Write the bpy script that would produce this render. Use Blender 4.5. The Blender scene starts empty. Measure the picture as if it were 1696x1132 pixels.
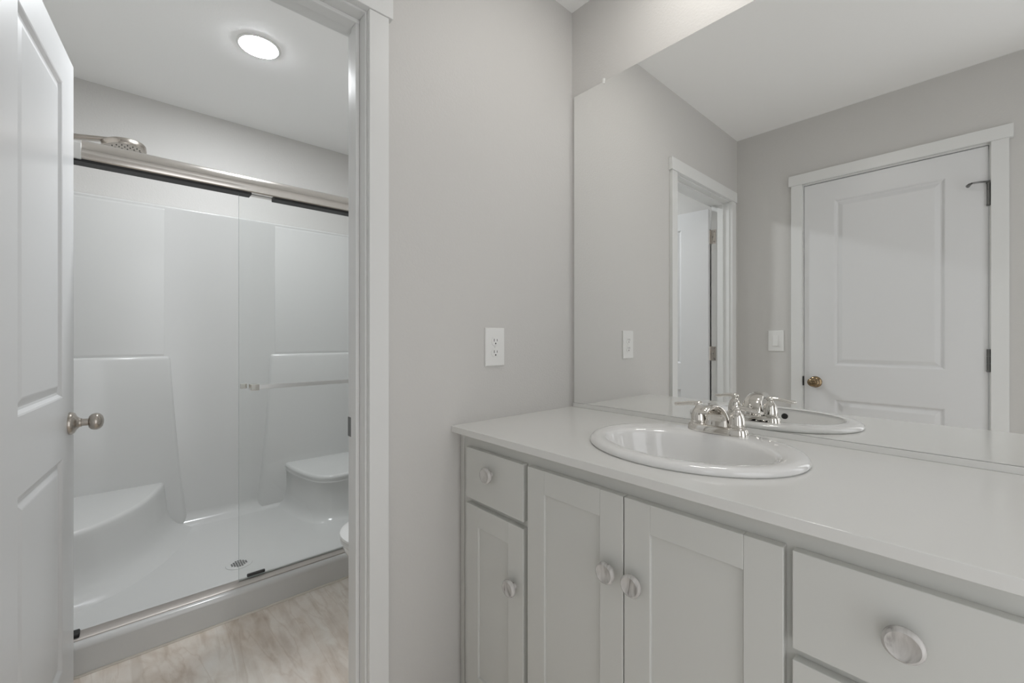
import bpy, bmesh, math, random
from mathutils import Vector, Matrix

S = bpy.context.scene
COL = S.collection
R = math.radians
PI = math.pi

# ------------------------------------------------------------------ camera
F_PX, CY = 711.45, 560.8                 # focal length in pixels, horizon row of the 1696x1132 frame
cam_d = bpy.data.cameras.new('camera')
cam_d.sensor_fit = 'HORIZONTAL'
cam_d.sensor_width = 36.0
cam_d.lens = 36.0 * F_PX / 1696.0
cam_d.shift_y = (CY - 566.0) / 1696.0
cam_d.clip_start = 0.01
cam = bpy.data.objects.new('camera', cam_d)
COL.objects.link(cam)
cam.location = (0, 0, 1.12)
cam.rotation_euler = (R(90), 0, -R(41.894))
S.camera = cam

# ------------------------------------------------------------------ world, exposure
W = bpy.data.worlds.new('ambient_fill')
S.world = W
W.use_nodes = True
wb = W.node_tree.nodes['Background']
wb.inputs[0].default_value = (0.97, 0.98, 1.0, 1)
wb.inputs[1].default_value = 1.78  # even world light, added as fill through the two unseen openings
S.view_settings.view_transform = 'Standard'
S.view_settings.look = 'None'
S.view_settings.gamma = 1.0
S.view_settings.use_curve_mapping = False
S.view_settings.exposure = 0.0
S.cycles.use_denoising = True
S.cycles.sample_clamp_indirect = 20.0
S.cycles.max_bounces = 14
S.cycles.diffuse_bounces = 8
S.cycles.transparent_max_bounces = 16
SINK_E, DISC_E = 24.0, 300.0      # emission of the recessed lamps: over the sink, in the toilet room
WARM = (1.0, 0.965, 0.92)
COOL = (0.94, 0.97, 1.0)

# ------------------------------------------------------------------ materials
def mat(name, col, rough=0.5, metal=0.0, bump=0.0, bscale=200.0, spec=None, coat=0.0):
    m = bpy.data.materials.new(name); m.use_nodes = True
    nt = m.node_tree; b = nt.nodes['Principled BSDF']
    b.inputs['Base Color'].default_value = (*col, 1)
    b.inputs['Roughness'].default_value = rough
    b.inputs['Metallic'].default_value = metal
    if spec is not None: b.inputs['Specular IOR Level'].default_value = spec
    if coat: b.inputs['Coat Weight'].default_value = coat; b.inputs['Coat Roughness'].default_value = 0.03
    tc = nt.nodes.new('ShaderNodeTexCoord')
    nz = nt.nodes.new('ShaderNodeTexNoise')
    nz.inputs['Scale'].default_value = bscale; nz.inputs['Detail'].default_value = 4
    nt.links.new(tc.outputs['Object'], nz.inputs['Vector'])
    if bump:
        bp = nt.nodes.new('ShaderNodeBump'); bp.inputs['Strength'].default_value = bump
        bp.inputs['Distance'].default_value = 0.002
        nt.links.new(nz.outputs['Fac'], bp.inputs['Height'])
        nt.links.new(bp.outputs['Normal'], b.inputs['Normal'])
    return m

def ramp(nt, src, stops):
    r = nt.nodes.new('ShaderNodeValToRGB')
    e = r.color_ramp.elements
    while len(e) < len(stops): e.new(0.5)
    for i, (p, c) in enumerate(stops):
        e[i].position = p; e[i].color = (*c, 1)
    nt.links.new(src, r.inputs['Fac'])
    return r.outputs['Color']

def mapped(nt, scale, rot=(0, 0, 0)):
    tc = nt.nodes.new('ShaderNodeTexCoord'); mp = nt.nodes.new('ShaderNodeMapping')
    mp.inputs['Scale'].default_value = scale; mp.inputs['Rotation'].default_value = rot
    nt.links.new(tc.outputs['Object'], mp.inputs['Vector'])
    return mp.outputs['Vector']

def noise(nt, vec, scale, detail=5, dist=0.0):
    n = nt.nodes.new('ShaderNodeTexNoise')
    n.inputs['Scale'].default_value = scale; n.inputs['Detail'].default_value = detail
    n.inputs['Distortion'].default_value = dist
    nt.links.new(vec, n.inputs['Vector'])
    return n.outputs['Fac']

def mixc(nt, a, b, fac, mode='MIX'):
    m = nt.nodes.new('ShaderNodeMix'); m.data_type = 'RGBA'; m.blend_type = mode
    for s, v in ((m.inputs[6], a), (m.inputs[7], b), (m.inputs[0], fac)):
        if isinstance(v, (int, float)): s.default_value = v
        elif isinstance(v, tuple): s.default_value = (*v, 1)
        else: nt.links.new(v, s)
    return m.outputs[2]

M = {}
M['wall'] = mat('greige wall paint', (0.605, 0.595, 0.577), 0.55, bump=0.32, bscale=150)
M['ceiling'] = mat('white ceiling paint', (0.92, 0.92, 0.91), 0.7, bump=0.15, bscale=120)
M['trim'] = mat('white trim enamel', (0.74, 0.745, 0.735), 0.30)
M['door'] = mat('white door enamel', (0.72, 0.725, 0.73), 0.32, bump=0.02, bscale=60)
M['cabinet'] = mat('light grey cabinet paint', (0.625, 0.63, 0.605), 0.38, bump=0.02, bscale=90)
M['porcelain'] = mat('white porcelain', (0.80, 0.80, 0.79), 0.07, coat=0.5)
M['acrylic'] = mat('white shower acrylic', (0.63, 0.632, 0.622), 0.16)
M['chrome'] = mat('polished nickel chrome', (0.74, 0.715, 0.675), 0.035, 1.0)
M['nickel'] = mat('satin nickel', (0.50, 0.46, 0.415), 0.26, 1.0)
M['header'] = mat('brushed nickel header', (0.73, 0.69, 0.65), 0.17, 1.0)
M['track'] = mat('brushed nickel track', (0.56, 0.52, 0.49), 0.42, 1.0)
M['satin'] = mat('satin aluminium', (0.72, 0.72, 0.71), 0.35, 1.0)
M['bronze'] = mat('aged bronze', (0.28, 0.205, 0.125), 0.22, 1.0)
M['gunmetal'] = mat('dark grey metal', (0.20, 0.20, 0.195), 0.35, 1.0)
M['black'] = mat('black rubber', (0.012, 0.012, 0.012), 0.5)
M['dark'] = mat('dark void', (0.03, 0.03, 0.03), 0.8)
M['plastic'] = mat('white plastic', (0.77, 0.77, 0.755), 0.28)
M['caulk'] = mat('cream caulk', (0.74, 0.70, 0.63), 0.5)
M['mirror'] = mat('silvered mirror', (0.955, 0.96, 0.952), 0.0, 1.0)
M['mirror_edge'] = mat('polished mirror edge', (0.20, 0.215, 0.205), 0.25)
M['clear'] = mat('clear plastic clip', (0.80, 0.80, 0.78), 0.1)

def floor_mat():
    m = mat('beige stone vinyl', (0.725, 0.652, 0.580), 0.42)
    nt = m.node_tree; b = nt.nodes['Principled BSDF']
    v = mapped(nt, (1.0, 0.26, 1.0), (0, 0, R(6)))
    n1 = noise(nt, v, 7.0, 6, 1.2)
    n2 = noise(nt, mapped(nt, (1, 0.5, 1), (0, 0, R(10))), 26.0, 7, 0.5)
    n3 = noise(nt, mapped(nt, (1, 0.6, 1)), 4.0, 3)
    n4 = noise(nt, mapped(nt, (1.0, 0.12, 1.0), (0, 0, R(7))), 24.0, 6, 0.5)
    n5 = noise(nt, mapped(nt, (1.0, 0.16, 1.0), (0, 0, R(4))), 9.0, 7, 1.4)
    c1 = ramp(nt, n1, [(0.30, (0.60, 0.505, 0.42)), (0.43, (0.73, 0.65, 0.575)), (0.55, (0.80, 0.745, 0.68)), (0.70, (0.86, 0.835, 0.79))])
    c2 = ramp(nt, n2, [(0.33, (0.62, 0.53, 0.445)), (0.5, (0.76, 0.69, 0.615)), (0.68, (0.85, 0.80, 0.74))])
    c = mixc(nt, c1, c2, 0.45)
    cool = ramp(nt, n3, [(0.52, (0, 0, 0)), (0.68, (0.35, 0.35, 0.35))])
    c = mixc(nt, c, (0.80, 0.79, 0.77), cool)
    st = ramp(nt, n4, [(0.36, (0.72, 0.67, 0.62)), (0.48, (1, 1, 1)), (0.60, (1, 1, 1)), (0.70, (1.06, 1.06, 1.06))])
    c = mixc(nt, c, st, 0.45, 'MULTIPLY')
    vein = ramp(nt, n5, [(0.47, (1, 1, 1)), (0.497, (0.70, 0.62, 0.55)), (0.53, (1, 1, 1))])
    c = mixc(nt, c, vein, 0.32, 'MULTIPLY')
    nt.links.new(c, b.inputs['Base Color'])
    return m
M['floor'] = floor_mat()

def quartz_mat():
    m = mat('white speckled quartz', (0.72, 0.72, 0.70), 0.13)
    nt = m.node_tree; b = nt.nodes['Principled BSDF']
    v = nt.nodes.new('ShaderNodeTexVoronoi'); v.inputs['Scale'].default_value = 260
    nt.links.new(mapped(nt, (1, 1, 1)), v.inputs['Vector'])
    spk = ramp(nt, v.outputs['Distance'], [(0.06, (0.55, 0.55, 0.53)), (0.14, (0.735, 0.735, 0.715))])
    big = noise(nt, mapped(nt, (1, 1, 1)), 120, 3)
    msk = ramp(nt, big, [(0.60, (0, 0, 0)), (0.70, (1, 1, 1))])
    c = mixc(nt, (0.735, 0.735, 0.715), spk, msk)
    nt.links.new(c, b.inputs['Base Color'])
    return m
M['quartz'] = quartz_mat()

def marble_mat():
    m = mat('veined marble', (0.7, 0.68, 0.66), 0.25)
    nt = m.node_tree; b = nt.nodes['Principled BSDF']
    n = noise(nt, mapped(nt, (1, 1, 0.5), (0.3, 0.5, 0.2)), 34, 6, 1.6)
    c = ramp(nt, n, [(0.30, (0.27, 0.255, 0.24)), (0.40, (0.46, 0.445, 0.425)), (0.55, (0.575, 0.56, 0.54)), (0.8, (0.62, 0.61, 0.59))])
    nt.links.new(c, b.inputs['Base Color'])
    return m
M['marble'] = marble_mat()

def brushed(m):
    nt = m.node_tree; b = nt.nodes['Principled BSDF']
    n = noise(nt, mapped(nt, (0.02, 1, 1)), 400, 2)
    r = nt.nodes.new('ShaderNodeMapRange')
    r.inputs['To Min'].default_value = b.inputs['Roughness'].default_value - 0.05
    r.inputs['To Max'].default_value = b.inputs['Roughness'].default_value + 0.06
    nt.links.new(n, r.inputs['Value']); nt.links.new(r.outputs[0], b.inputs['Roughness'])
brushed(M['header']); brushed(M['track'])

def glass_mat():
    m = bpy.data.materials.new('clear shower glass'); m.use_nodes = True
    nt = m.node_tree; nt.nodes.clear()
    out = nt.nodes.new('ShaderNodeOutputMaterial')
    tr = nt.nodes.new('ShaderNodeBsdfTransparent'); tr.inputs[0].default_value = (0.975, 0.98, 0.978, 1)
    gl = nt.nodes.new('ShaderNodeBsdfGlossy'); gl.inputs['Roughness'].default_value = 0.0
    fr = nt.nodes.new('ShaderNodeFresnel'); fr.inputs['IOR'].default_value = 1.45
    ge = nt.nodes.new('ShaderNodeNewGeometry'); mr = nt.nodes.new('ShaderNodeMapRange')   # same reflectance on both faces of the pane
    mr.inputs['To Min'].default_value = 1.45; mr.inputs['To Max'].default_value = 1/1.45
    nt.links.new(ge.outputs['Backfacing'], mr.inputs['Value']); nt.links.new(mr.outputs[0], fr.inputs['IOR'])
    mx = nt.nodes.new('ShaderNodeMixShader')
    nt.links.new(fr.outputs[0], mx.inputs[0]); nt.links.new(tr.outputs[0], mx.inputs[1])
    nt.links.new(gl.outputs[0], mx.inputs[2]); nt.links.new(mx.outputs[0], out.inputs[0])
    return m
M['glass'] = glass_mat()
M['glass_edge'] = mat('glass edge', (0.40, 0.44, 0.42), 0.15)

def emit(name, col, e):
    m = bpy.data.materials.new(name); m.use_nodes = True
    b = m.node_tree.nodes['Principled BSDF']
    b.inputs['Base Color'].default_value = (0.9, 0.9, 0.9, 1)
    b.inputs['Emission Color'].default_value = (*col, 1)
    b.inputs['Emission Strength'].default_value = e
    return m

# ------------------------------------------------------------------ mesh helpers
class B:
    def __init__(self): self.bm = bmesh.new()
    def v(self, p): return self.bm.verts.new(p)
    def face(self, vs, mi=0):
        try:
            f = self.bm.faces.new(vs); f.material_index = mi; return f
        except ValueError: return None
    def box(self, a, b, mi=0):
        x0, x1 = sorted((a[0], b[0])); y0, y1 = sorted((a[1], b[1])); z0, z1 = sorted((a[2], b[2]))
        p = [self.v(q) for q in ((x0,y0,z0),(x1,y0,z0),(x1,y1,z0),(x0,y1,z0),(x0,y0,z1),(x1,y0,z1),(x1,y1,z1),(x0,y1,z1))]
        for f in ((3,2,1,0),(4,5,6,7),(0,1,5,4),(1,2,6,5),(2,3,7,6),(3,0,4,7)): self.face([p[i] for i in f], mi)
        return self
    def loft(self, rings, cap0=True, cap1=True, closed=True):
        vr = [[self.v(p) for p in r] for r in rings]
        n = len(rings[0])
        for a, b in zip(vr, vr[1:]):
            for i in range(n if closed else n - 1):
                self.face([a[i], a[(i+1) % n], b[(i+1) % n], b[i]])
        if cap0: self.face(vr[0][::-1])
        if cap1: self.face(vr[-1])
        return self
    def lathe(self, prof, axis='Z', o=(0,0,0), seg=40, sy=1.0):
        # prof: (radius, height) pairs; axis may be a Vector
        d = {'X': Vector((1,0,0)), '-X': Vector((-1,0,0)), 'Y': Vector((0,1,0)), '-Y': Vector((0,-1,0)), 'Z': Vector((0,0,1)), '-Z': Vector((0,0,-1))}.get(axis) if isinstance(axis, str) else Vector(axis).normalized()
        up = Vector((0,0,1)) if abs(d.z) < 0.9 else Vector((1,0,0))
        u = up.cross(d).normalized(); w = d.cross(u)
        o = Vector(o); rings = []
        for r, h in prof:
            r = max(r, 1e-5)
            rings.append([tuple(o + d*h + u*(r*math.cos(2*PI*i/seg)) + w*(r*sy*math.sin(2*PI*i/seg))) for i in range(seg)])
        return self.loft(rings)
    def tube(self, pts, rad, seg=16, flat=1.0):
        pts = [Vector(p) for p in pts]; rings = []
        rad = rad if isinstance(rad, (list, tuple)) else [rad]*len(pts)
        t0 = (pts[1]-pts[0]).normalized()
        ref = Vector((0,0,1)) if abs(t0.z) < 0.9 else Vector((1,0,0))
        u = ref.cross(t0).normalized()
        for i, p in enumerate(pts):
            t = (pts[min(i+1, len(pts)-1)] - pts[max(i-1, 0)]).normalized()
            u = (u - t*u.dot(t)).normalized(); w = t.cross(u)
            rings.append([tuple(p + u*(rad[i]*math.cos(2*PI*k/seg)) + w*(rad[i]*flat*math.sin(2*PI*k/seg))) for k in range(seg)])
        return self.loft(rings)
    def prism(self, poly, z0, z1):
        return self.loft([[(x, y, z0) for x, y in poly], [(x, y, z1) for x, y in poly]])
    def sphere(self, c, r, seg=32, sc=(1,1,1)):
        n = seg//2
        rings = []
        for i in range(n+1):
            a = PI*i/n; rr = max(math.sin(a), 1e-4)
            rings.append([(c[0]+r*sc[0]*rr*math.cos(2*PI*k/seg), c[1]+r*sc[1]*rr*math.sin(2*PI*k/seg), c[2]-r*sc[2]*math.cos(a)) for k in range(seg)])
        return self.loft(rings)

MW = {}
def empty(name, loc, rz=0.0):
    o = bpy.data.objects.new(name, None); COL.objects.link(o)
    o.location = loc; o.rotation_euler = (0, 0, rz); o.empty_display_size = 0.1
    MW[o] = Matrix.Translation(loc) @ Matrix.Rotation(rz, 4, 'Z')
    return o
def tag(o, label=None, cat=None, group=None, kind=None):
    if label: o['label'] = label
    if cat: o['category'] = cat
    if group: o['group'] = group
    if kind: o['kind'] = kind
    return o
def build(b, name, m, parent=None, bevel=0.0, seg=2, smooth=False, local=False, angle=35, subsurf=0):
    bm = b.bm
    if parent is not None:
        MW_p = MW[parent]
        if not local: bmesh.ops.transform(bm, matrix=MW_p.inverted(), verts=bm.verts)
    bmesh.ops.recalc_face_normals(bm, faces=bm.faces)
    for f in bm.faces: f.smooth = bool(smooth)
    if smooth:
        lim = math.cos(R(angle))
        for e in bm.edges:
            if len(e.link_faces) == 2 and e.link_faces[0].normal.dot(e.link_faces[1].normal) < lim: e.smooth = False
    me = bpy.data.meshes.new(name); bm.to_mesh(me); bm.free()
    for mm in (m if isinstance(m, (list, tuple)) else [m]): me.materials.append(mm)
    o = bpy.data.objects.new(name, me); COL.objects.link(o)
    if parent is not None:
        o.parent = parent; MW[o] = MW[parent]
    else: MW[o] = Matrix.Identity(4)
    if bevel:
        md = o.modifiers.new('bevel', 'BEVEL'); md.width = bevel; md.segments = seg
        md.limit_method = 'ANGLE'; md.angle_limit = R(30)
    if subsurf:
        md = o.modifiers.new('subdivision', 'SUBSURF'); md.levels = subsurf; md.render_levels = subsurf
    return o
def box(a, b): return B().box(a, b)

# ------------------------------------------------------------------ key dimensions (metres)
XB = 1.345           # right wall (mirror wall)
XM = 1.340           # face of the mirror
XC = -0.365          # left wall with the entrance door
YA, YA2 = 1.135, 1.250   # partition between vanity area and toilet room
YE = 3.09            # far wall behind the shower
YN = -0.75           # near end of the vanity area
HC = 2.44
YS = 2.012           # front of the shower curb
ZC = 0.845           # counter top
JL, JR = -0.235, 0.482   # inside faces of the doorway jambs
HD = 2.005           # underside of the doorway head jamb

# ------------------------------------------------------------------ room shell
tag(build(box((XC-0.12, YN, -0.05), (XB+0.12, YE+0.12, 0)), 'floor', M['floor']), 'beige stone-look vinyl floor with streaks running toward the shower', 'floor', kind='structure')
tag(build(box((XC-0.12, YN, HC), (XB+0.12, YE+0.12, HC+0.08)), 'ceiling', M['ceiling']), 'flat white ceiling over vanity area and toilet room', 'ceiling', kind='structure')
tag(build(box((XB, YN, 0), (XB+0.12, YE+0.12, HC)), 'wall_right', M['wall']), 'greige textured wall that carries the wide mirror', 'wall', kind='structure')
tag(build(box((XC, YE, 0), (XB, YE+0.12, HC)), 'wall_far', M['wall']), 'greige wall behind the shower', 'wall', kind='structure')
DY0, DY1, DHT = 0.005, 0.755, 2.040      # entrance door opening in the left wall
w = B()
w.box((XC-0.12, DY1+0.019, 0), (XC, YE+0.12, HC)); w.box((XC-0.12, -0.22, 0), (XC, DY0-0.019, HC)); w.box((XC-0.12, YN, 0), (XC, -0.58, HC)); w.box((XC-0.12, -0.58, 2.15), (XC, -0.22, HC))  # unseen gap at the near end, added to let fill light in
w.box((XC-0.12, DY0-0.019, DHT+0.019), (XC, DY1+0.019, HC))
tag(build(w, 'wall_left', M['wall']), 'greige wall around the closed entrance door seen in the mirror', 'wall', kind='structure')
w = B()
w.box((JR+0.019, YA, 0), (XB, YA2, HC)); w.box((XC, YA, 0), (JL-0.019, YA2, HC)); w.box((JL-0.019, YA, HD+0.019), (JR+0.019, YA2, HC))
tag(build(w, 'wall_middle', M['wall']), 'greige textured wall with the outlet between doorway and mirror', 'wall', kind='structure')
tag(build(B().box((XC-0.12, YN-0.12, 0), (0.05, YN, HC)).box((0.95, YN-0.12, 0), (XB+0.12, YN, HC)).box((0.05, YN-0.12, 2.15), (0.95, YN, HC)), 'wall_near', M['wall']), 'greige wall with an unseen opening added for fill light behind the camera', 'wall', kind='structure')  # opening added out of view so fill light reaches the vanity area
tag(build(box((XC, YS+0.004, 0), (-0.329, YE, HC)), 'wall_shower', M['wall']), 'short greige wall at the left end of the shower', 'wall', kind='structure')

# ------------------------------------------------------------------ doorway casing and jambs
t1 = tag(empty('trim_1', (0.1, YA, 0)), 'white flat casing around the open doorway to the toilet room', 'door casing', kind='structure')
ZH = 2.010
build(box((0.487, YA-0.018, 0), (0.543, YA, ZH)), 'side_casing', M['trim'], t1, 0.0015)
build(box((-0.297, YA-0.018, 0), (-0.240, YA, ZH)), 'side_casing', M['trim'], t1, 0.0015)
build(box((-0.309, YA-0.022, ZH), (0.554, YA, ZH+0.065)), 'head_casing', M['trim'], t1, 0.0015)
build(box((0.487, YA2, 0), (0.543, YA2+0.016, ZH)), 'side_casing', M['trim'], t1, 0.0015)
build(box((-0.297, YA2, ZH), (0.554, YA2+0.018, ZH+0.065)), 'head_casing', M['trim'], t1, 0.0015)
build(box((JR, YA, 0), (JR+0.018, YA2, HD)), 'side_jamb', M['trim'], t1, 0.0012)
build(box((JL-0.018, YA, 0), (JL, YA2, HD)), 'side_jamb', M['trim'], t1, 0.0012)
build(box((JL-0.018, YA, HD), (JR+0.018, YA2, HD+0.018)), 'head_jamb', M['trim'], t1, 0.0012)
sy0, sy1 = YA+0.036, YA+0.072
build(box((JR-0.011, sy0, 0), (JR, sy1, HD-0.011)), 'stop', M['trim'], t1, 0.002)
build(box((JL, sy0, 0), (JL+0.011, sy1, HD-0.011)), 'stop', M['trim'], t1, 0.002)
build(box((JL, sy0, HD-0.011), (JR, sy1, HD)), 'stop', M['trim'], t1, 0.002)
sp = B(); sp.box((JR-0.0025, YA2-0.032, 0.836), (JR, YA2+0.001, 0.892))
tag(build(sp, 'strike_plate', M['gunmetal'], t1, 0.0008), 'dark metal strike plate on the white jamb')

# ------------------------------------------------------------------ moulded two-panel doors
def leaf_mesh(L, H, t, x0, x1, panels):
    """local frame: x along the leaf, visible face at y=-t, back face at y=0."""
    b = B()
    zs = [0.0]
    for lo, hi in panels: zs += [lo, hi]
    zs.append(H); xs = [0, x0, x1, L]
    prof = [(0, 0), (0.004, 0.0015), (0.011, 0.0085), (0.017, 0.0095), (0.021, 0.0085), (0.036, 0.0035), (0.040, 0.0028)]
    for side in (0, 1):
        def P(x, z, d): return (x, -t + d, z) if side == 0 else (x, -d, z)
        for i in range(3):
            for j in range(len(zs)-1):
                if i == 1 and j % 2 == 1:
                    loops = []
                    for ins, dep in prof:
                        a, c, lo, hi = xs[1]+ins, xs[2]-ins, zs[j]+ins, zs[j+1]-ins
                        loops.append([b.v(P(a, lo, dep)), b.v(P(c, lo, dep)), b.v(P(c, hi, dep)), b.v(P(a, hi, dep))])
                    for p, q in zip(loops, loops[1:]):
                        for k in range(4): b.face([p[k], p[(k+1) % 4], q[(k+1) % 4], q[k]])
                    b.face(loops[-1])
                else:
                    b.face([b.v(P(xs[i], zs[j], 0)), b.v(P(xs[i+1], zs[j], 0)), b.v(P(xs[i+1], zs[j+1], 0)), b.v(P(xs[i], zs[j+1], 0))])
    for q in (((0,-t,0),(L,-t,0),(L,0,0),(0,0,0)), ((0,-t,H),(L,-t,H),(L,0,H),(0,0,H)), ((0,-t,0),(0,0,0),(0,0,H),(0,-t,H)), ((L,-t,0),(L,0,0),(L,0,H),(L,-t,H))):
        b.face([b.v(p) for p in q])
    bmesh.ops.remove_doubles(b.bm, verts=b.bm.verts, dist=1e-5)
    return b

# --- the open door into the toilet room
ANG = 90 - 5.9
d1 = tag(empty('door_1', (JL+0.003, YA2+0.006, 0.0), R(ANG)), 'white two-panel door standing open at the left edge, satin knob', 'door', kind='structure')
L1, T1 = 0.694, 0.035
lm = leaf_mesh(L1, 1.970, T1, 0.178, 0.562, [(0.135, 0.758), (0.936, 1.860)])
bmesh.ops.translate(lm.bm, vec=(0.002, 0, 0.010), verts=lm.bm.verts)
build(lm, 'door_leaf', M['door'], d1, local=True)
kx, kz = L1-0.050, 0.858
for sgn, y0 in ((-1, -T1), (1, 0.0)):
    k = B()
    k.lathe([(0.0345, 0.0), (0.0345, 0.006), (0.031, 0.011), (0.021, 0.016), (0.0145, 0.022), (0.0135, 0.026), (0.0135, 0.027), (0.0110, 0.0275), (0.0110, 0.045)], (0, sgn, 0), (kx, y0, kz), 40)
    rose = build(k, 'knob_rose', M['nickel'], d1, smooth=True, local=True)
    k = B()
    k.lathe([(0.010, 0.042), (0.018, 0.044), (0.0235, 0.049), (0.0262, 0.056), (0.0262, 0.062), (0.0235, 0.069), (0.017, 0.0745), (0.008, 0.077), (0.0, 0.0775)], (0, sgn, 0), (kx, y0, kz), 40)
    build(k, 'knob', M['nickel'], rose, smooth=True, local=True)
for z in (1.798, 1.019, 0.24):
    h = B()
    for i in range(3):
        zz = z - 0.047 + i*0.0316
        h.lathe([(0.0065, 0), (0.0065, 0.0306)], 'Z', (JL+0.004, YA2+0.010, zz), 16)
    h.lathe([(0.0045, 0), (0.0075, 0.002), (0.005, 0.006), (0.0, 0.008)], 'Z', (JL+0.004, YA2+0.010, z+0.047), 16)
    h.box((JL, YA2-0.030, z-0.0465), (JL+0.0022, YA2+0.008, z+0.0465))
    hg = build(h, 'hinge', M['nickel'], d1, smooth=True)
    sc = B()
    for dy, dz in ((-0.020, 0.033), (-0.011, 0.0), (-0.020, -0.033)):
        sc.lathe([(0.0036, 0), (0.003, 0.0012), (0, 0.0014)], 'X', (JL+0.002, YA2+dy, z+dz), 12)
    build(sc, 'screw', M['gunmetal'], hg, smooth=True)

# --- the closed entrance door in the left wall
T2 = 0.035
d2 = tag(empty('door_2', (XC-T2, DY0+0.003, 0.0), R(90)), 'white two-panel entrance door, closed, seen in the mirror with bronze knob', 'door', kind='structure')
L2 = DY1-DY0-0.006
lm = leaf_mesh(L2, 2.025, T2, 0.144, 0.597, [(0.135, 0.758), (0.952, 1.912)])
bmesh.ops.translate(lm.bm, vec=(0, 0, 0.010), verts=lm.bm.verts)
build(lm, 'door_leaf', M['door'], d2, local=True)
kx, kz = L2-0.057, 0.862
k = B(); k.lathe([(0.033, 0), (0.033, 0.004), (0.029, 0.009), (0.016, 0.014), (0.0125, 0.020), (0.0125, 0.034)], (0, -1, 0), (kx, -T2, kz), 36)
rose = build(k, 'knob_rose', M['bronze'], d2, smooth=True, local=True)
k = B(); k.lathe([(0.012, 0.032), (0.021, 0.036), (0.0285, 0.044), (0.0305, 0.052), (0.028, 0.060), (0.020, 0.066), (0.010, 0.068), (0.0, 0.068)], (0, -1, 0), (kx, -T2, kz), 36, sy=0.86)
build(k, 'knob', M['bronze'], rose, smooth=True, local=True)
k = B(); k.lathe([(0.0095, 0.066), (0.0095, 0.072), (0.007, 0.0735), (0.0, 0.0735)], (0, -1, 0), (kx, -T2, kz), 24, sy=0.55)
build(k, 'turn_button', M['bronze'], rose, smooth=True, local=True)
for n, z in enumerate((1.808, 1.018, 0.24)):
    h = B()
    for i in range(3):
        h.lathe([(0.007, 0), (0.007, 0.0335)], (0, 0, 1), (-0.001, -T2-0.005, z-0.052+i*0.0345), 16)
    h.lathe([(0.005, -0.005), (0.008, -0.003), (0.008, 0.0), (0.006, 0.003)], 'Z', (-0.001, -T2-0.005, z-0.053), 16)
    h.box((-0.003, -T2-0.003, z-0.05), (0.003, -T2+0.008, z+0.05))
    hg = build(h, 'hinge', M['gunmetal'], d2, smooth=True, local=True)
    if n == 0:
        h = B()
        h.tube([(-0.004, -T2-0.010, z+0.054), (0.004, -T2-0.018, z+0.054), (0.025, -T2-0.040, z+0.052), (0.052, -T2-0.050, z+0.050)], 0.0042, 12)
        h.tube([(0.052, -T2-0.050, z+0.050), (0.060, -T2-0.040, z+0.049), (0.066, -T2-0.018, z+0.048)], [0.0042, 0.006, 0.008], 12)
        h.box((-0.006, -T2-0.014, z+0.047), (0.008, -T2-0.002, z+0.060))
        build(h, 'door_stop', M['gunmetal'], hg, smooth=True, local=True)
t2 = tag(empty('trim_2', (XC, 0.38, 0)), 'white flat casing around the closed entrance door', 'door casing', kind='structure')
build(box((XC, 0.760, 0), (XC+0.018, 0.817, 2.048)), 'side_casing', M['trim'], t2, 0.0015)
build(box((XC, -0.057, 0), (XC+0.018, 0.0, 2.048)), 'side_casing', M['trim'], t2, 0.0015)
build(box((XC, -0.070, 2.048), (XC+0.022, 0.830, 2.110)), 'head_casing', M['trim'], t2, 0.0015)
build(box((XC-0.12, DY1, 0), (XC, DY1+0.018, DHT)), 'side_jamb', M['trim'], t2, 0.001)
build(box((XC-0.12, DY0-0.018, 0), (XC, DY0, DHT)), 'side_jamb', M['trim'], t2, 0.001)
build(box((XC-0.12, DY0-0.018, DHT), (XC, DY1+0.018, DHT+0.018)), 'head_jamb', M['trim'], t2, 0.001)
sb = B(); sb.box((XC-0.12, DY0, 0), (XC-T2-0.004, DY0+0.011, DHT)); sb.box((XC-0.12, DY1-0.011, 0), (XC-T2-0.004, DY1, DHT)); sb.box((XC-0.12, DY0, DHT-0.011), (XC-T2-0.004, DY1, DHT))
build(sb, 'stop', M['trim'], t2)
tag(build(box((XC-0.012, 0.7535, 0.836), (XC+0.003, 0.764, 0.892)), 'strike_plate', M['black'], t2, 0.001), 'dark strike plate beside the bronze knob')

# ------------------------------------------------------------------ vanity cabinet
XD, XF = 0.781, 0.800            # face of doors, face of frame
VY0, VY1 = -0.085, YA-0.002
va = tag(empty('vanity_cabinet', ((XF+XB)/2, (VY0+VY1)/2, 0)), 'light grey shaker vanity cabinet with marble knobs under the white counter', 'vanity')
b = B()
b.box((XF+0.02, VY0, 0.05), (XB-0.001, VY0+0.018, ZC-0.021)); b.box((XF+0.02, VY1-0.018, 0.05), (XB-0.001, VY1, ZC-0.021))
b.box((XF+0.02, VY0, 0.05), (XB-0.001, VY1, 0.07)); b.box((XB-0.010, VY0, 0.05), (XB-0.001, VY1, ZC-0.021))
b.box((XF+0.06, VY0, 0.0), (XB-0.05, VY1, 0.05))
build(b, 'carcass', M['cabinet'], va)
b = B()
yst = [(VY1-0.073, VY1-0.018), (0.795, 0.845), (0.195, 0.235), (VY0, VY0+0.045)]
b.box((XF, VY0, ZC-0.075), (XF+0.0195, VY1-0.018, ZC-0.021)); b.box((XF, VY0, 0.03), (XF+0.0195, VY1-0.018, 0.065))
for y0, y1 in yst: b.box((XF, y0, 0.065), (XF+0.0195, y1, ZC-0.075))
b.box((XF, 0.845, 0.605), (XF+0.0195, VY1-0.073, 0.645)); b.box((XF, VY0+0.045, 0.605), (XF+0.0195, 0.195, 0.645)); b.box((XF, VY0+0.045, 0.315), (XF+0.0195, 0.195, 0.35))
build(b, 'face_frame', M['cabinet'], va)
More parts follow.
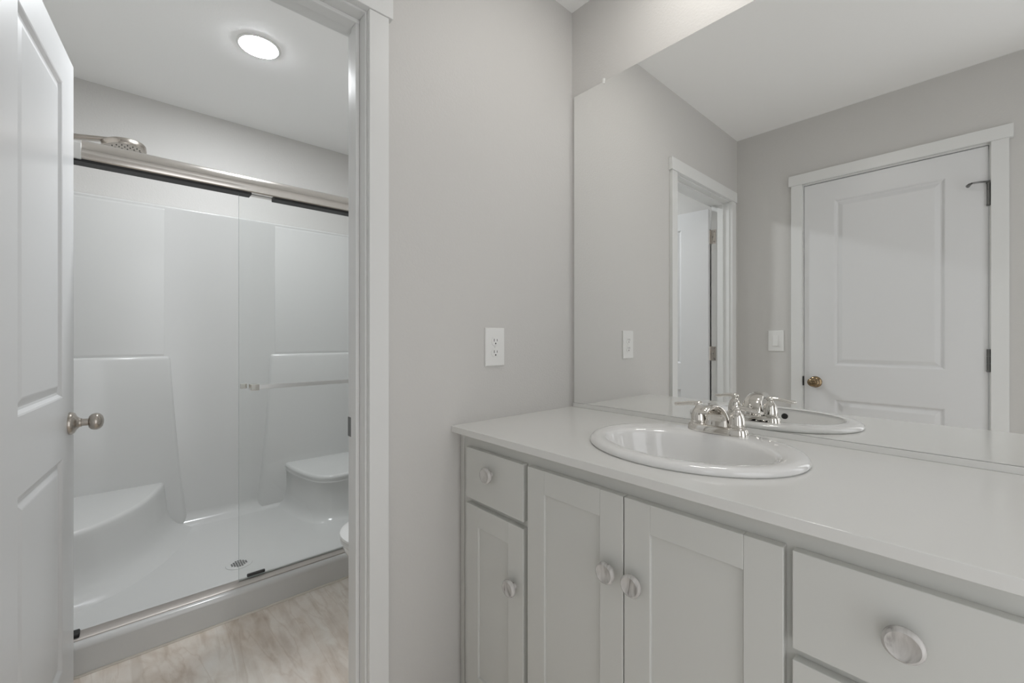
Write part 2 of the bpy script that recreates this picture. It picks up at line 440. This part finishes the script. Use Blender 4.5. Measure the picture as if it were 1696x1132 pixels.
build(box((XF-0.004, VY1-0.0175, 0.0), (XF+0.016, VY1, ZC-0.021)), 'filler_strip', M['cabinet'], va, 0.001)

def shaker(y0, y1, z0, z1, rail=0.060):
    b = B(); t = XF-XD-0.0005
    b.box((XD, y0, z0), (XD+t, y0+rail, z1)); b.box((XD, y1-rail, z0), (XD+t, y1, z1))
    b.box((XD, y0+rail, z1-rail), (XD+t, y1-rail, z1)); b.box((XD, y0+rail, z0), (XD+t, y1-rail, z0+rail))
    o = build(b, 'door', M['cabinet'], va, 0.0012)
    build(box((XD+0.007, y0+rail-0.003, z0+rail-0.003), (XD+0.015, y1-rail+0.003, z1-rail+0.003)), 'door_panel', M['cabinet'], o)
    return o
def drawer(y0, y1, z0, z1):
    return build(box((XD, y0, z0), (XF-0.0005, y1, z1)), 'drawer_front', M['cabinet'], va, 0.0012)
def knob(par, y, z, rz):
    b = B()
    b.lathe([(0.0085, 0.0), (0.007, 0.004), (0.0065, 0.011), (0.010, 0.013)], '-X', (XD, y, z), 24)
    b.lathe([(0.010, 0.0125), (0.0195, 0.0135), (0.0225, 0.0165), (0.0225, 0.0225), (0.0205, 0.0255), (0.0185, 0.0263), (0.0178, 0.0256), (0.0, 0.0256)], '-X', (XD, y, z), 40)
    return tag(build(b, 'knob', M['marble'], par, smooth=True, angle=50), 'round white and grey veined marble knob')
ZT, ZB = 0.7855, 0.045
o = drawer(0.827, 1.083, 0.632, ZT);              knob(o, 0.962, 0.728, 0)
o = shaker(0.827, 1.083, ZB, 0.614);              knob(o, 0.862, 0.450, 0)
o = shaker(0.5195, 0.810, ZB, ZT);                knob(o, 0.551, 0.618, 0)
o = shaker(0.2215, 0.5165, ZB, ZT);               knob(o, 0.4885, 0.617, 0)
o = drawer(VY0+0.030, 0.209, 0.632, ZT);          knob(o, 0.077, 0.716, 0)
o = drawer(VY0+0.030, 0.209, 0.345, 0.614);       knob(o, 0.077, 0.48, 0)
o = drawer(VY0+0.030, 0.209, ZB, 0.327);          knob(o, 0.077, 0.19, 0)

# ------------------------------------------------------------------ countertop with the basin cut-out
SX, SY = 1.048, 0.5065           # basin rim centre
BX = 1.020                       # bowl centre
def ell(xc, yc, a, b, z, n=96): return [(xc + b*math.cos(2*PI*i/n), yc + a*math.sin(2*PI*i/n), z) for i in range(n)]
def counter():
    b = B(); x0, x1, y0, y1 = 0.761, XB-0.0005, VY0-0.015, YA-0.0005
    rings = []
    for z in (ZC, ZC-0.020):
        rect = [b.v(p) for p in ((x0,y0,z),(x1,y0,z),(x1,y1,z),(x0,y1,z))]
        el = [b.v(p) for p in ell(SX, SY, 0.232, 0.190, z)]
        es = [b.bm.edges.new((l[i], l[(i+1) % len(l)])) for l in (rect, el) for i in range(len(l))]
        bmesh.ops.triangle_fill(b.bm, edges=es, use_beauty=True)
        rings.append((rect, el))
    for k in (0, 1):
        a, c = rings[0][k], rings[1][k]; n = len(a)
        for i in range(n): b.face([a[i], a[(i+1) % n], c[(i+1) % n], c[i]])
    return b
ct = tag(build(counter(), 'countertop', M['quartz'], None, 0.0012), 'white speckled quartz countertop running along under the mirror', 'countertop')

tag(build(box((XM-0.0015, VY0-0.015, ZC+0.0002), (XB-0.0004, YA-0.012, 0.8612)), 'back_strip', M['quartz'], ct, 0.0006), 'narrow upstand strip below the mirror')

# ------------------------------------------------------------------ basin
bs = tag(empty('sink', (SX, SY, ZC)), 'white oval drop-in sink set in the quartz counter', 'sink')
b = B()
prof = [(SX, .232, .190, -.015), (SX, .248, .208, .0004), (SX, .2545, .2145, .0008), (SX, .2565, .2165, .005), (SX, .2555, .2155, .010), (SX, .251, .211, .0150), (SX, .244, .204, .0178), (SX, .236, .196, .0184),
        (SX-.012, .219, .172, .0178), (SX-.020, .2085, .157, .0160), (BX-.004, .203, .150, .0120), (BX-.004, .199, .146, .005), (BX-.003, .193, .140, -.012), (BX, .184, .131, -.040), (BX+.004, .168, .117, -.080), (BX+.010, .140, .096, -.112), (BX+.016, .100, .070, -.128), (BX+.02, .050, .045, -.134), (BX+.02, .022, .022, -.136)]
b.loft([ell(x, SY, a, bb, ZC+z) for x, a, bb, z in prof], cap0=False, cap1=True)
build(b, 'basin', M['porcelain'], bs, smooth=True, angle=80)
b = B(); b.lathe([(0.021, 0), (0.021, 0.002), (0.015, 0.003), (0.012, 0.001), (0, 0.001)], 'Z', (BX+0.02, SY, ZC-0.1362), 32)
tag(build(b, 'drain', M['chrome'], bs, smooth=True), 'chrome sink drain')
b = B(); b.lathe([(0.0105, 0.0), (0.0105, 0.003), (0.009, 0.0035), (0.0, 0.0035)], Vector((1, 0, 0.15)), (BX-0.1435, SY, ZC-0.012), 28)
tag(build(b, 'overflow_hole', M['dark'], bs, smooth=True), 'small round dark overflow hole')

# ------------------------------------------------------------------ faucet
FX, FY, FZ = 1.210, 0.503, ZC+0.0168
fa = tag(empty('faucet', (FX, FY, FZ)), 'polished chrome two-handle faucet at the back of the white sink', 'faucet')
def supr(cx, cy, hx, hy, z, n=48, e=3.2):
    r = []
    for i in range(n):
        a = 2*PI*i/n; c, s = math.cos(a), math.sin(a)
        r.append((cx + hx*math.copysign(abs(c)**(2/e), c), cy + hy*math.copysign(abs(s)**(2/e), s), z))
    return r
b = B(); b.loft([supr(FX, FY, .0275, .0795, FZ), supr(FX, FY, .0275, .0795, FZ+.003), supr(FX, FY, .0255, .0775, FZ+.015), supr(FX, FY, .0235, .0755, FZ+.0185), supr(FX, FY, .0205, .0725, FZ+.0195)])
base = build(b, 'base_plate', M['chrome'], fa, smooth=True, angle=50)
secs = [((.021, .015), (-.017, .015), .0345), ((.0195, .029), (-.0145, .028), .0315), ((.014, .046), (-.0135, .040), .0285), ((.002, .063), (-.0175, .0505), .0260), ((-.016, .0755), (-.0270, .0585), .0240),
        ((-.039, .0830), (-.0425, .0645), .0220), ((-.064, .0845), (-.0620, .0680), .0200), ((-.087, .0815), (-.0820, .0665), .0185), ((-.102, .0760), (-.0960, .0630), .0178), ((-.1055, .0725), (-.1000, .0635), .0165)]
rings = []
for (xb_, zb_), (xf_, zf_), hw in secs:
    cx_, cz_ = (xb_+xf_)/2, (zb_+zf_)/2; ux, uz = (xb_-xf_)/2, (zb_-zf_)/2
    r = []
    for i in range(40):
        q = 2*PI*i/40; c, s = math.cos(q), math.sin(q)
        c2 = math.copysign(abs(c)**0.62, c); s2 = math.copysign(abs(s)**0.62, s)
        r.append((FX + cx_ + ux*c2, FY + hw*s2, FZ + cz_ + uz*c2))
    rings.append(r)
b = B(); b.loft(rings)
spout = build(b, 'spout', M['chrome'], fa, smooth=True, angle=50)
b = B(); b.lathe([(0.009, 0), (0.009, 0.006), (0.007, 0.0065), (0, 0.0065)], Vector((-0.25, 0, -1)), (FX-0.089, FY, FZ+0.067), 24)
build(b, 'aerator', M['gunmetal'], spout, smooth=True)
for s in (1, -1):
    cy = FY + s*0.0515
    b = B(); b.lathe([(0.0230, 0.017), (0.0230, 0.0215), (0.0205, 0.0225), (0.0207, 0.027), (0.0198, 0.036), (0.0188, 0.044), (0.0165, 0.053), (0.0125, 0.0595), (0.0095, 0.063), (0.0090, 0.067)], 'Z', (FX, cy, FZ), 36)
    hb = build(b, 'handle', M['chrome'], fa, smooth=True)
    b = B(); b.lathe([(0.0085, 0.066), (0.0115, 0.068), (0.0125, 0.072), (0.0110, 0.0765), (0.0065, 0.0800), (0.0, 0.081)], 'Z', (FX, cy, FZ), 28)
    b.tube([(FX, cy+s*0.002, FZ+.0735), (FX-.001, cy+s*0.016, FZ+.0735), (FX-.003, cy+s*0.030, FZ+.0720), (FX-.006, cy+s*0.044, FZ+.0690), (FX-.009, cy+s*0.056, FZ+.0670), (FX-.010, cy+s*0.064, FZ+.0675), (FX-.0105, cy+s*0.067, FZ+.0680)],
           [.0090, .0084, .0074, .0072, .0080, .0066, .0015], 20, 0.72)
    build(b, 'lever', M['chrome'], hb, smooth=True, angle=50)
b = B(); b.tube([(FX+0.020, FY, FZ+0.015), (FX+0.020, FY, FZ+0.046)], 0.0022, 10); b.sphere((FX+0.020, FY, FZ+0.049), 0.0048, 16)
build(b, 'lift_rod', M['chrome'], fa, smooth=True)

# ------------------------------------------------------------------ mirror
MZ0, MZ1, MY0, MY1 = 0.862, 2.090, -0.085, 1.119
mi = tag(empty('wall_mirror', (XM, (MY0+MY1)/2, MZ0)), 'wide frameless mirror on the wall above the counter', 'mirror')
b = B(); b.box((XM, MY0, MZ0), (XB-0.0005, MY1, MZ1))
for f in b.bm.faces:
    f.normal_update()
    if abs(f.normal.x) < 0.5: f.material_index = 1
build(b, 'mirror_glass', [M['mirror'], M['mirror_edge']], mi)
for y in (0.975, 0.10):
    b = B(); b.box((XM-0.004, y-0.004, MZ1-0.008), (XM-0.0005, y+0.004, MZ1+0.002)); b.box((XM-0.004, y-0.004, MZ1+0.0005), (XB-0.0005, y+0.004, MZ1+0.010))
    build(b, 'clip', M['clear'], mi, 0.0012)

# ------------------------------------------------------------------ outlet
OX, OZ = 0.9365, 1.0905
ou = tag(empty('electrical_outlet', (OX, YA, OZ-0.065)), 'white duplex electrical outlet on the wall left of the mirror', 'outlet')
b = B(); b.loft([[(OX+sx*w_, YA-y, OZ+sz*h_) for sx, sz in ((-1,-1),(1,-1),(1,1),(-1,1))] for w_, h_, y in ((.0425,.0655,0),(.0425,.0655,.003),(.0395,.0625,.006))], cap0=True)
build(b, 'cover_plate', M['plastic'], ou, 0.0012)
for dz in (0.0195, -0.0195):
    b = B(); ring = []
    for i in range(48):
        a = 2*PI*i/48; x, z = .0172*math.cos(a), .0172*math.sin(a)
        ring.append((x, max(-.0142, min(.0142, z))))
    b.loft([[(OX+x, YA-y, OZ+dz+z) for x, z in ring] for y in (.004, .0078)])
    rc = build(b, 'receptacle', M['plastic'], ou, 0.0006)
    b = B()
    b.box((OX-.0075, YA-.0081, OZ+dz-.001), (OX-.0052, YA-.0076, OZ+dz+.0085)); b.box((OX+.0052, YA-.0081, OZ+dz), (OX+.0072, YA-.0076, OZ+dz+.0075))
    b.lathe([(.0027, 0), (.0027, .0005)], '-Y', (OX, YA-.0076, OZ+dz-.0075), 16)
    tag(build(b, 'slots', M['black'], rc), 'black slots of the receptacle')
b = B(); b.lathe([(.0032, 0), (.0028, .0012), (0, .0014)], '-Y', (OX, YA-.006, OZ), 16)
build(b, 'screw', M['plastic'], ou, smooth=True)

# ------------------------------------------------------------------ light switch on the left wall
WY, WZ = 0.904, 1.1045
sw = tag(empty('light_switch', (XC, WY, WZ-0.065)), 'white rocker light switch between the doorway corner and the entrance door', 'light switch')
b = B(); b.loft([[(XC+x, WY+sy*w_, WZ+sz*h_) for sy, sz in ((-1,-1),(1,-1),(1,1),(-1,1))] for w_, h_, x in ((.044,.0655,0),(.044,.0655,.003),(.041,.0625,.006))])
build(b, 'cover_plate', M['plastic'], sw, 0.0012)
b = B(); b.box((XC+.005, WY-.0175, WZ-.034), (XC+.007, WY+.0175, WZ+.034))
fr = build(b, 'switch_frame', M['plastic'], sw, 0.0006)
b = B()
b.loft([[(XC+.006, WY+s, WZ+.031), (XC+.0075, WY+s, WZ+.031), (XC+.0105, WY+s, WZ-.004), (XC+.013, WY+s, WZ-.031), (XC+.006, WY+s, WZ-.031)] for s in (-.015, .015)])
build(b, 'rocker', M['plastic'], fr, 0.0006)

# ------------------------------------------------------------------ recessed ceiling lamps
def downlight(x, y, label, col, e, r=0.0755):
    d = tag(empty('recessed_light', (x, y, HC)), label, 'ceiling light', 'recessed ceiling lights')
    b = B(); b.lathe([(r+0.0125, 0.0), (r+0.0125, 0.003), (r+0.0025, 0.006), (r+0.0005, 0.004), (r+0.0005, 0.0)], '-Z', (x, y, HC-0.0002), 48)
    build(b, 'trim_ring', M['plastic'], d, smooth=True)
    b = B(); b.lathe([(r, 0.001), (r-0.0003, 0.005), (r-0.0035, 0.0075), (r-0.025, 0.0085), (0.0, 0.009)], '-Z', (x, y, HC-0.0002), 48)
    build(b, 'diffuser', emit('lit lamp diffuser', col, e), d, smooth=True)
downlight(0.445, 2.208, 'glowing round recessed light in the toilet room ceiling', COOL, DISC_E)
downlight(1.05, 0.54, 'round recessed light in the ceiling right above the sink', WARM, SINK_E, 0.11)

# ------------------------------------------------------------------ shower stall
SX0, SX1, SYB = -0.300, 1.322, 3.055     # inside faces of the surround
SZT = 1.855
st = tag(empty('shower_stall', ((SX0+SX1)/2, YS, 0)), 'white moulded shower stall with corner seats behind the glass', 'shower')
FLZ = 0.062
def surround():
    b = B(); rc = 0.075
    path = [(SX0, 2.052, 1, 0)]
    for i in range(13):
        a = PI - (PI/2)*i/12
        cx, cy = SX0+rc, SYB-rc
        path.append((cx+rc*math.cos(a), cy+rc*math.sin(a), -math.cos(a), -math.sin(a)))
    for i in range(13):
        a = PI/2 - (PI/2)*i/12
        cx, cy = SX1-rc, SYB-rc
        path.append((cx+rc*math.cos(a), cy+rc*math.sin(a), -math.cos(a), -math.sin(a)))
    path.append((SX1, 2.052, -1, 0))
    prof = [(-0.018, SZT), (-0.002, SZT), (0.004, SZT-0.003), (0.005, SZT-0.010), (0.0, SZT-0.018), (0.0, 1.0), (0.0, FLZ+0.07)]
    for i in range(1, 9):
        a = (PI/2)*i/8; prof.append((0.07*(1-math.cos(a)), FLZ + 0.07*(1-math.sin(a))))
    prof.append((0.085, FLZ-0.0005))
    rings = [[(x+nx*o, y+ny*o, z) for o, z in prof] for x, y, nx, ny in path]
    vr = [[b.v(p) for p in r] for r in rings]
    for a, c in zip(vr, vr[1:]):
        for i in range(len(prof)-1): b.face([a[i], a[i+1], c[i+1], c[i]])
    # back skin so that the shell has thickness
    b.box((SX0-0.026, 2.052, 0.0), (SX0-0.018, SYB+0.018, SZT)); b.box((SX1+0.010, 2.052, 0.0), (SX1+0.018, SYB+0.018, SZT)); b.box((SX0-0.02, SYB+0.018, 0.0), (SX1+0.012, SYB+0.026, SZT))
    return b
build(surround(), 'surround', M['acrylic'], st, smooth=True, angle=60)
# pan: slab plus rounded curb in one casting
b = B(); b.box((SX0-0.02, 2.09, 0.0), (SX1+0.015, SYB+0.015, FLZ))
build(b, 'pan', M['acrylic'], st)
CT = 0.108
cs = [(YS, 0.0), (YS, CT-0.020)]
for i in range(1, 8):
    a = (PI/2)*i/7; cs.append((YS+0.018*(1-math.cos(a)), CT-0.020+0.020*math.sin(a)))
cs.append((2.095, CT))
for i in range(1, 7):
    a = (PI/2)*i/6; cs.append((2.095+0.012*math.sin(a), CT-0.012*(1-math.cos(a))))
cs += [(2.112, FLZ+0.012), (2.122, FLZ+0.001), (2.122, 0.0)]
b = B(); b.loft([[(x, y, z) for y, z in cs] for x in (SX0-0.028, SX1+0.020)])
build(b, 'curb', M['acrylic'], st, smooth=True, angle=40)
b = B(); b.tube([(SX0-0.02, YS-0.001, 0.002), (SX1+0.02, YS-0.001, 0.002)], 0.005, 10)
tag(build(b, 'caulk_line', M['caulk'], st, smooth=True), 'thin cream caulk line along the curb')
# lower wall panels with the narrow ledge
def lowpanel(xa, xb, taper_l, taper_r):
    b = B(); rings = []
    for z, dep, e in ((FLZ-0.01, 0.030, 0.068), (0.35, 0.022, 0.040), (0.80, 0.016, 0.012), (1.000, 0.014, 0.002), (1.012, 0.012, 0.0), (1.018, 0.007, -0.001), (1.019, 0.003, -0.002), (1.020, -0.004, -0.002)):
        l, r = xa - (e if taper_l else 0), xb + (e if taper_r else 0)
        q = dep*0.9
        rings.append([(l-(q if taper_l else 0), SYB+0.004, z), (l-(q*0.4 if taper_l else 0), SYB-dep*0.55, z), (l+(0.004 if taper_l else 0), SYB-dep, z), (r-(0.004 if taper_r else 0), SYB-dep, z), (r+(q*0.4 if taper_r else 0), SYB-dep*0.55, z), (r+(q if taper_r else 0), SYB+0.004, z)])
    return b.loft(rings)
build(lowpanel(SX0-0.01, 0.170, False, True), 'lower_panel', M['acrylic'], st, smooth=True, angle=65)
build(lowpanel(0.690, SX1+0.01, True, False), 'lower_panel', M['acrylic'], st, smooth=True, angle=65)
# upper panel fields
for xa, xb in ((SX0-0.0, 0.155), (0.705, SX1)):
    b = B()
    b.loft([[(xa, SYB-y, 1.02+i), (xb, SYB-y, 1.02+i), (xb, SYB-y, SZT-0.012-i), (xa, SYB-y, SZT-0.012-i)] for y, i in ((-.002, 0), (.0005, 0.004), (.002, 0.014))])
    build(b, 'upper_panel', M['acrylic'], st, 0.003)
# seats: outline polygons extruded with rounded nosing
def smoothpoly(pts, n=8):
    out = []
    for i in range(len(pts)-1):
        p0 = pts[max(i-1, 0)]; p1 = pts[i]; p2 = pts[i+1]; p3 = pts[min(i+2, len(pts)-1)]
        for k in range(n):
            t = k/n
            out.append(tuple(0.5*((2*p1[j]) + (-p0[j]+p2[j])*t + (2*p0[j]-5*p1[j]+4*p2[j]-p3[j])*t*t + (-p0[j]+3*p1[j]-3*p2[j]+p3[j])*t**3) for j in (0, 1)))
    out.append(pts[-1]); return out
def seat(curve, corner, ztop, lip):
    c = smoothpoly(curve)
    def off(d):
        r = []
        for i, p in enumerate(c):
            a = Vector(c[max(i-1, 0)]); q = Vector(c[min(i+1, len(c)-1)]); t = (q-a).normalized(); n = Vector((t.y, -t.x))
            if n.dot(Vector(p)-Vector(corner)) < 0: n = -n
            r.append((p[0]+n.x*d, p[1]+n.y*d))
        return r
    if lip: prof = [(-0.020, ztop), (-0.008, ztop-0.001), (0, ztop-0.010), (0.001, ztop-0.020), (-0.004, ztop-0.030), (-0.001, ztop-0.036), (-0.001, ztop-0.044), (-0.006, ztop-0.052), (-0.006, 0.16), (0.004, FLZ+0.05), (0.016, FLZ+0.022), (0.040, FLZ+0.004), (0.055, FLZ-0.002)]
    else: prof = [(-0.022, ztop), (-0.012, ztop-0.001), (-0.004, ztop-0.006), (0, ztop-0.016), (0.002, ztop-0.04), (0.012, 0.18), (0.030, 0.12), (0.060, FLZ+0.025), (0.10, FLZ+0.006), (0.13, FLZ-0.002)]
    b = B(); rings = []
    for d, z in prof: rings.append([(x, y, z) for x, y in off(d)])
    vr = [[b.v(p) for p in r] for r in rings]
    for a, q in zip(vr, vr[1:]):
        for i in range(len(a)-1): b.face([a[i], a[i+1], q[i+1], q[i]])
    b.face(vr[0] + [b.v((corner[0], corner[1], ztop))])
    # side closures against the walls
    for e in (0, -1):
        col = [r[e] for r in vr]; foot = b.v((corner[0], corner[1], prof[-1][1]))
        b.face(col + [foot, b.v((corner[0], corner[1], ztop))])
    return b
build(seat([(SX0-0.01, 2.415), (-0.150, 2.485), (-0.065, 2.550), (0.035, 2.680), (0.100, 2.830), (0.145, 2.99), (0.160, SYB+0.01)], (SX0-0.01, SYB+0.01), 0.330, False), 'seat', M['acrylic'], st, smooth=True, angle=55)
build(seat([(0.760, SYB+0.01), (0.762, 2.94), (0.772, 2.846), (0.792, 2.734), (0.818, 2.651), (0.852, 2.598), (0.905, 2.566), (1.0, 2.56), (1.15, 2.56), (SX1+0.01, 2.56)], (SX1+0.01, SYB+0.01), 0.318, True), 'seat', M['acrylic'], st, smooth=True, angle=55)
dr = B(); dr.lathe([(0.054, 0), (0.053, 0.003), (0.040, 0.0035), (0.0, 0.0030)], 'Z', (0.392, 2.352, FLZ-0.0005), 40)
dr = build(dr, 'drain', M['acrylic'], st, smooth=True)
b = B()
for i in range(-3, 4):
    ln = math.sqrt(max(0.034**2-(i*0.010)**2, 0))
    n = max(1, int(ln/0.009))
    for k in range(-n, n+1):
        if abs(k*0.0095) < ln: b.box((0.392+k*0.0095-0.0036, 2.352+i*0.010-0.003, FLZ+0.0022), (0.392+k*0.0095+0.0036, 2.352+i*0.010+0.003, FLZ+0.0034))
tag(build(b, 'drain_slots', M['dark'], dr), 'dark slots in the drain grate')

# ------------------------------------------------------------------ sliding glass shower door
GY = 2.075
sd = tag(empty('shower_door', ((SX0+SX1)/2, GY, CT)), 'sliding clear glass shower door with brushed nickel header', 'shower door')
hp = []
for i in range(15):
    a = -0.15*PI + (0.95*PI)*i/14
    hp.append((GY - 0.004 - 0.034*math.cos(a)*1.0, 1.757 + 0.040*math.sin(a)))
hp = [(GY-0.030, 1.7255), (GY-0.034, 1.729)] + [(GY-0.0355, 1.742), (GY-0.0350, 1.756), (GY-0.0315, 1.770), (GY-0.0250, 1.782), (GY-0.0150, 1.792), (GY-0.002, 1.798), (GY+0.014, 1.800), (GY+0.030, 1.800), (GY+0.034, 1.797), (GY+0.034, 1.7255)]
b = B(); b.loft([[(x, y, z) for y, z in hp] for x in (-0.114, SX1-0.002)])
build(b, 'header', M['header'], sd, smooth=True, angle=32)
b = B(); b.box((SX0+0.002, GY-0.037, 1.723), (-0.1135, GY+0.030, 1.779))
build(b, 'end_bracket', M['plastic'], sd, 0.003)
for xa, xb in ((-0.19, 0.386), (0.472, SX1-0.004)):
    b = B(); b.box((xa, GY-0.028, 1.7165), (xb, GY+0.026, 1.7262))
    build(b, 'dark_slot', M['black'], sd)  # black strips stand in for the dark slot under the header
b = B(); b.loft([[(x, y, z) for y, z in ((GY-0.040, CT-0.0005), (GY-0.040, CT+0.004), (GY-0.034, CT+0.0065), (GY+0.012, CT+0.0085), (GY+0.017, CT+0.0065), (GY+0.017, CT-0.0005))] for x in (SX0+0.002, SX1-0.002)])
build(b, 'bottom_track', M['track'], sd, smooth=True, angle=25)
GX0 = 0.345
b = B(); b.box((GX0, GY-0.004, CT+0.010), (SX1-0.006, GY+0.004, 1.7255))
for f in b.bm.faces:
    f.normal_update()
    if abs(f.normal.y) < 0.5: f.material_index = 1
gp = build(b, 'glass_panel', [M['glass'], M['glass_edge']], sd)
b = B(); b.box((GX0+0.031, GY+0.0055, CT+0.009), (GX0+0.098, GY+0.016, CT+0.021))
build(b, 'bottom_guide', M['black'], sd, 0.003)
b = B(); b.box((SX0+0.004, GY-0.030, CT+0.005), (-0.118, GY+0.008, CT+0.020))
build(b, 'bumper', M['black'], sd, 0.004)
b = B(); b.box((0.385, GY-0.050, 0.909), (SX1-0.10, GY-0.042, 0.927))
hb = build(b, 'handle_bar', M['satin'], sd, 0.0015)
b = B()
for x in (0.379, SX1-0.130):
    b.box((x, GY-0.055, 0.9055), (x+0.030, GY-0.004, 0.9305))
build(b, 'bar_post', M['chrome'], hb, 0.0015)
b = B(); b.box((GX0+0.006, GY+0.004, 0.9105), (GX0+0.030, GY+0.012, 0.931))
build(b, 'bar_clamp', M['chrome'], hb, 0.002)

# ------------------------------------------------------------------ shower head
sh = tag(empty('overhead_shower', (SX0, 2.56, 1.99)), 'brushed nickel round shower head on a flat arm above the shower door', 'shower head')
hx, hy, hz = -0.008, 2.56, 1.968
tilt = Vector((0.10, -0.10, -1)).normalized()
b = B(); b.lathe([(0.0, -0.016), (0.030, -0.016), (0.062, -0.013), (0.073, -0.009), (0.0755, -0.004), (0.0755, 0.013), (0.0735, 0.017), (0.066, 0.018), (0.064, 0.0165), (0.0, 0.0165)], tilt, (hx, hy, hz), 48)
face = build(b, 'spray_head', M['nickel'], sh, smooth=True)
b = B()
u = Vector((1, 0, 0)) - tilt*tilt.x; u.normalize(); v = tilt.cross(u)
for rr, n in ((0.0, 1), (0.018, 6), (0.036, 12), (0.053, 18)):
    for k in range(n):
        a = 2*PI*k/n
        p = Vector((hx, hy, hz)) + tilt*0.0160 + u*(rr*math.cos(a)) + v*(rr*math.sin(a))
        b.lathe([(0.0026, 0), (0.0022, 0.0022), (0, 0.0024)], tilt, p, 8)
build(b, 'nozzles', M['black'], face)
b = B()
pts = [(SX0+0.004, hy, 1.955), (-0.20, hy, 1.960), (-0.15, hy, 1.967), (-0.10, hy, 1.976), (-0.05, hy, 1.985), (0.0, hy, 1.990), (0.025, hy, 1.988)]
rings = []
for (x, y, z), hw, ht in zip(pts, (.014, .014, .015, .017, .020, .018, .008), (.0115, .0115, .011, .0105, .0085, .005, .002)):
    rings.append([(x + 0.0*ht, y + hw*math.copysign(abs(math.sin(q))**0.8, math.sin(q)), z + ht*math.copysign(abs(math.cos(q))**0.8, math.cos(q))) for q in [2*PI*i/24 for i in range(24)]])
b.loft(rings)
build(b, 'arm', M['nickel'], sh, smooth=True)
b = B(); b.lathe([(0.030, 0), (0.030, 0.003), (0.026, 0.008), (0.016, 0.011), (0.0, 0.011)], 'X', (SX0-0.0005, hy, 1.955), 36)
build(b, 'flange', M['nickel'], sh, smooth=True)

# ------------------------------------------------------------------ toilet
TY = 1.530
to = tag(empty('toilet', (1.0, TY, 0)), 'white toilet just showing behind the doorway jamb', 'toilet')
def egg(xf, xb, hw, z, n=48):
    r = []; xm = xf + (xb-xf)*0.55
    for i in range(n):
        a = 2*PI*i/n; c, s = math.cos(a), math.sin(a)
        rx = (xb-xm) if c > 0 else (xm-xf)
        cc = math.copysign(abs(c)**(0.75 if c > 0 else 1.0), c)
        r.append((xm + rx*cc, TY + hw*math.copysign(abs(s)**0.92, s), z))
    return r
b = B(); b.loft([egg(*q) for q in ((.80, 1.29, .118, 0), (.80, 1.29, .118, .012), (.81, 1.28, .108, .03), (.80, 1.27, .102, .10), (.755, 1.25, .104, .17), (.690, 1.23, .128, .235), (.628, 1.22, .158, .29), (.592, 1.21, .176, .332), (.578, 1.21, .184, .360), (.578, 1.21, .184, .373), (.584, 1.20, .179, .379))])
build(b, 'bowl', M['porcelain'], to, smooth=True, angle=60)
b = B(); b.loft([egg(*q) for q in ((.574, 1.04, .184, .3795), (.570, 1.04, .187, .385), (.570, 1.04, .187, .391), (.576, 1.035, .181, .396))])
build(b, 'seat', M['plastic'], to, smooth=True, angle=60)
b = B(); b.loft([egg(*q) for q in ((.574, 1.045, .183, .3985), (.568, 1.045, .188, .403), (.569, 1.045, .187, .411), (.585, 1.04, .175, .417), (.66, 1.01, .12, .4195), (.75, .95, .05, .420))])
build(b, 'lid', M['plastic'], to, smooth=True, angle=60)
b = B(); b.loft([supr(1.225, TY, .092, .198, .370, e=6), supr(1.225, TY, .094, .202, .39, e=6), supr(1.225, TY, .102, .218, .72, e=6)])
tk = build(b, 'tank', M['porcelain'], to, smooth=True, angle=50)
b = B(); b.loft([supr(1.223, TY, .106, .224, .7205, e=6), supr(1.223, TY, .109, .228, .728, e=6), supr(1.223, TY, .109, .228, .748, e=6), supr(1.223, TY, .102, .221, .758, e=6)])
build(b, 'tank_lid', M['porcelain'], to, smooth=True, angle=50)
b = B(); b.lathe([(0.014, 0), (0.014, 0.008), (0.009, 0.012), (0.0, 0.012)], '-X', (1.128, TY+0.15, 0.665), 20); b.tube([(1.117, TY+0.15, 0.665), (1.112, TY+0.12, 0.662), (1.112, TY+0.07, 0.657)], [.006, .006, .007], 12)
tag(build(b, 'flush_lever', M['chrome'], tk, smooth=True), 'chrome flush lever')
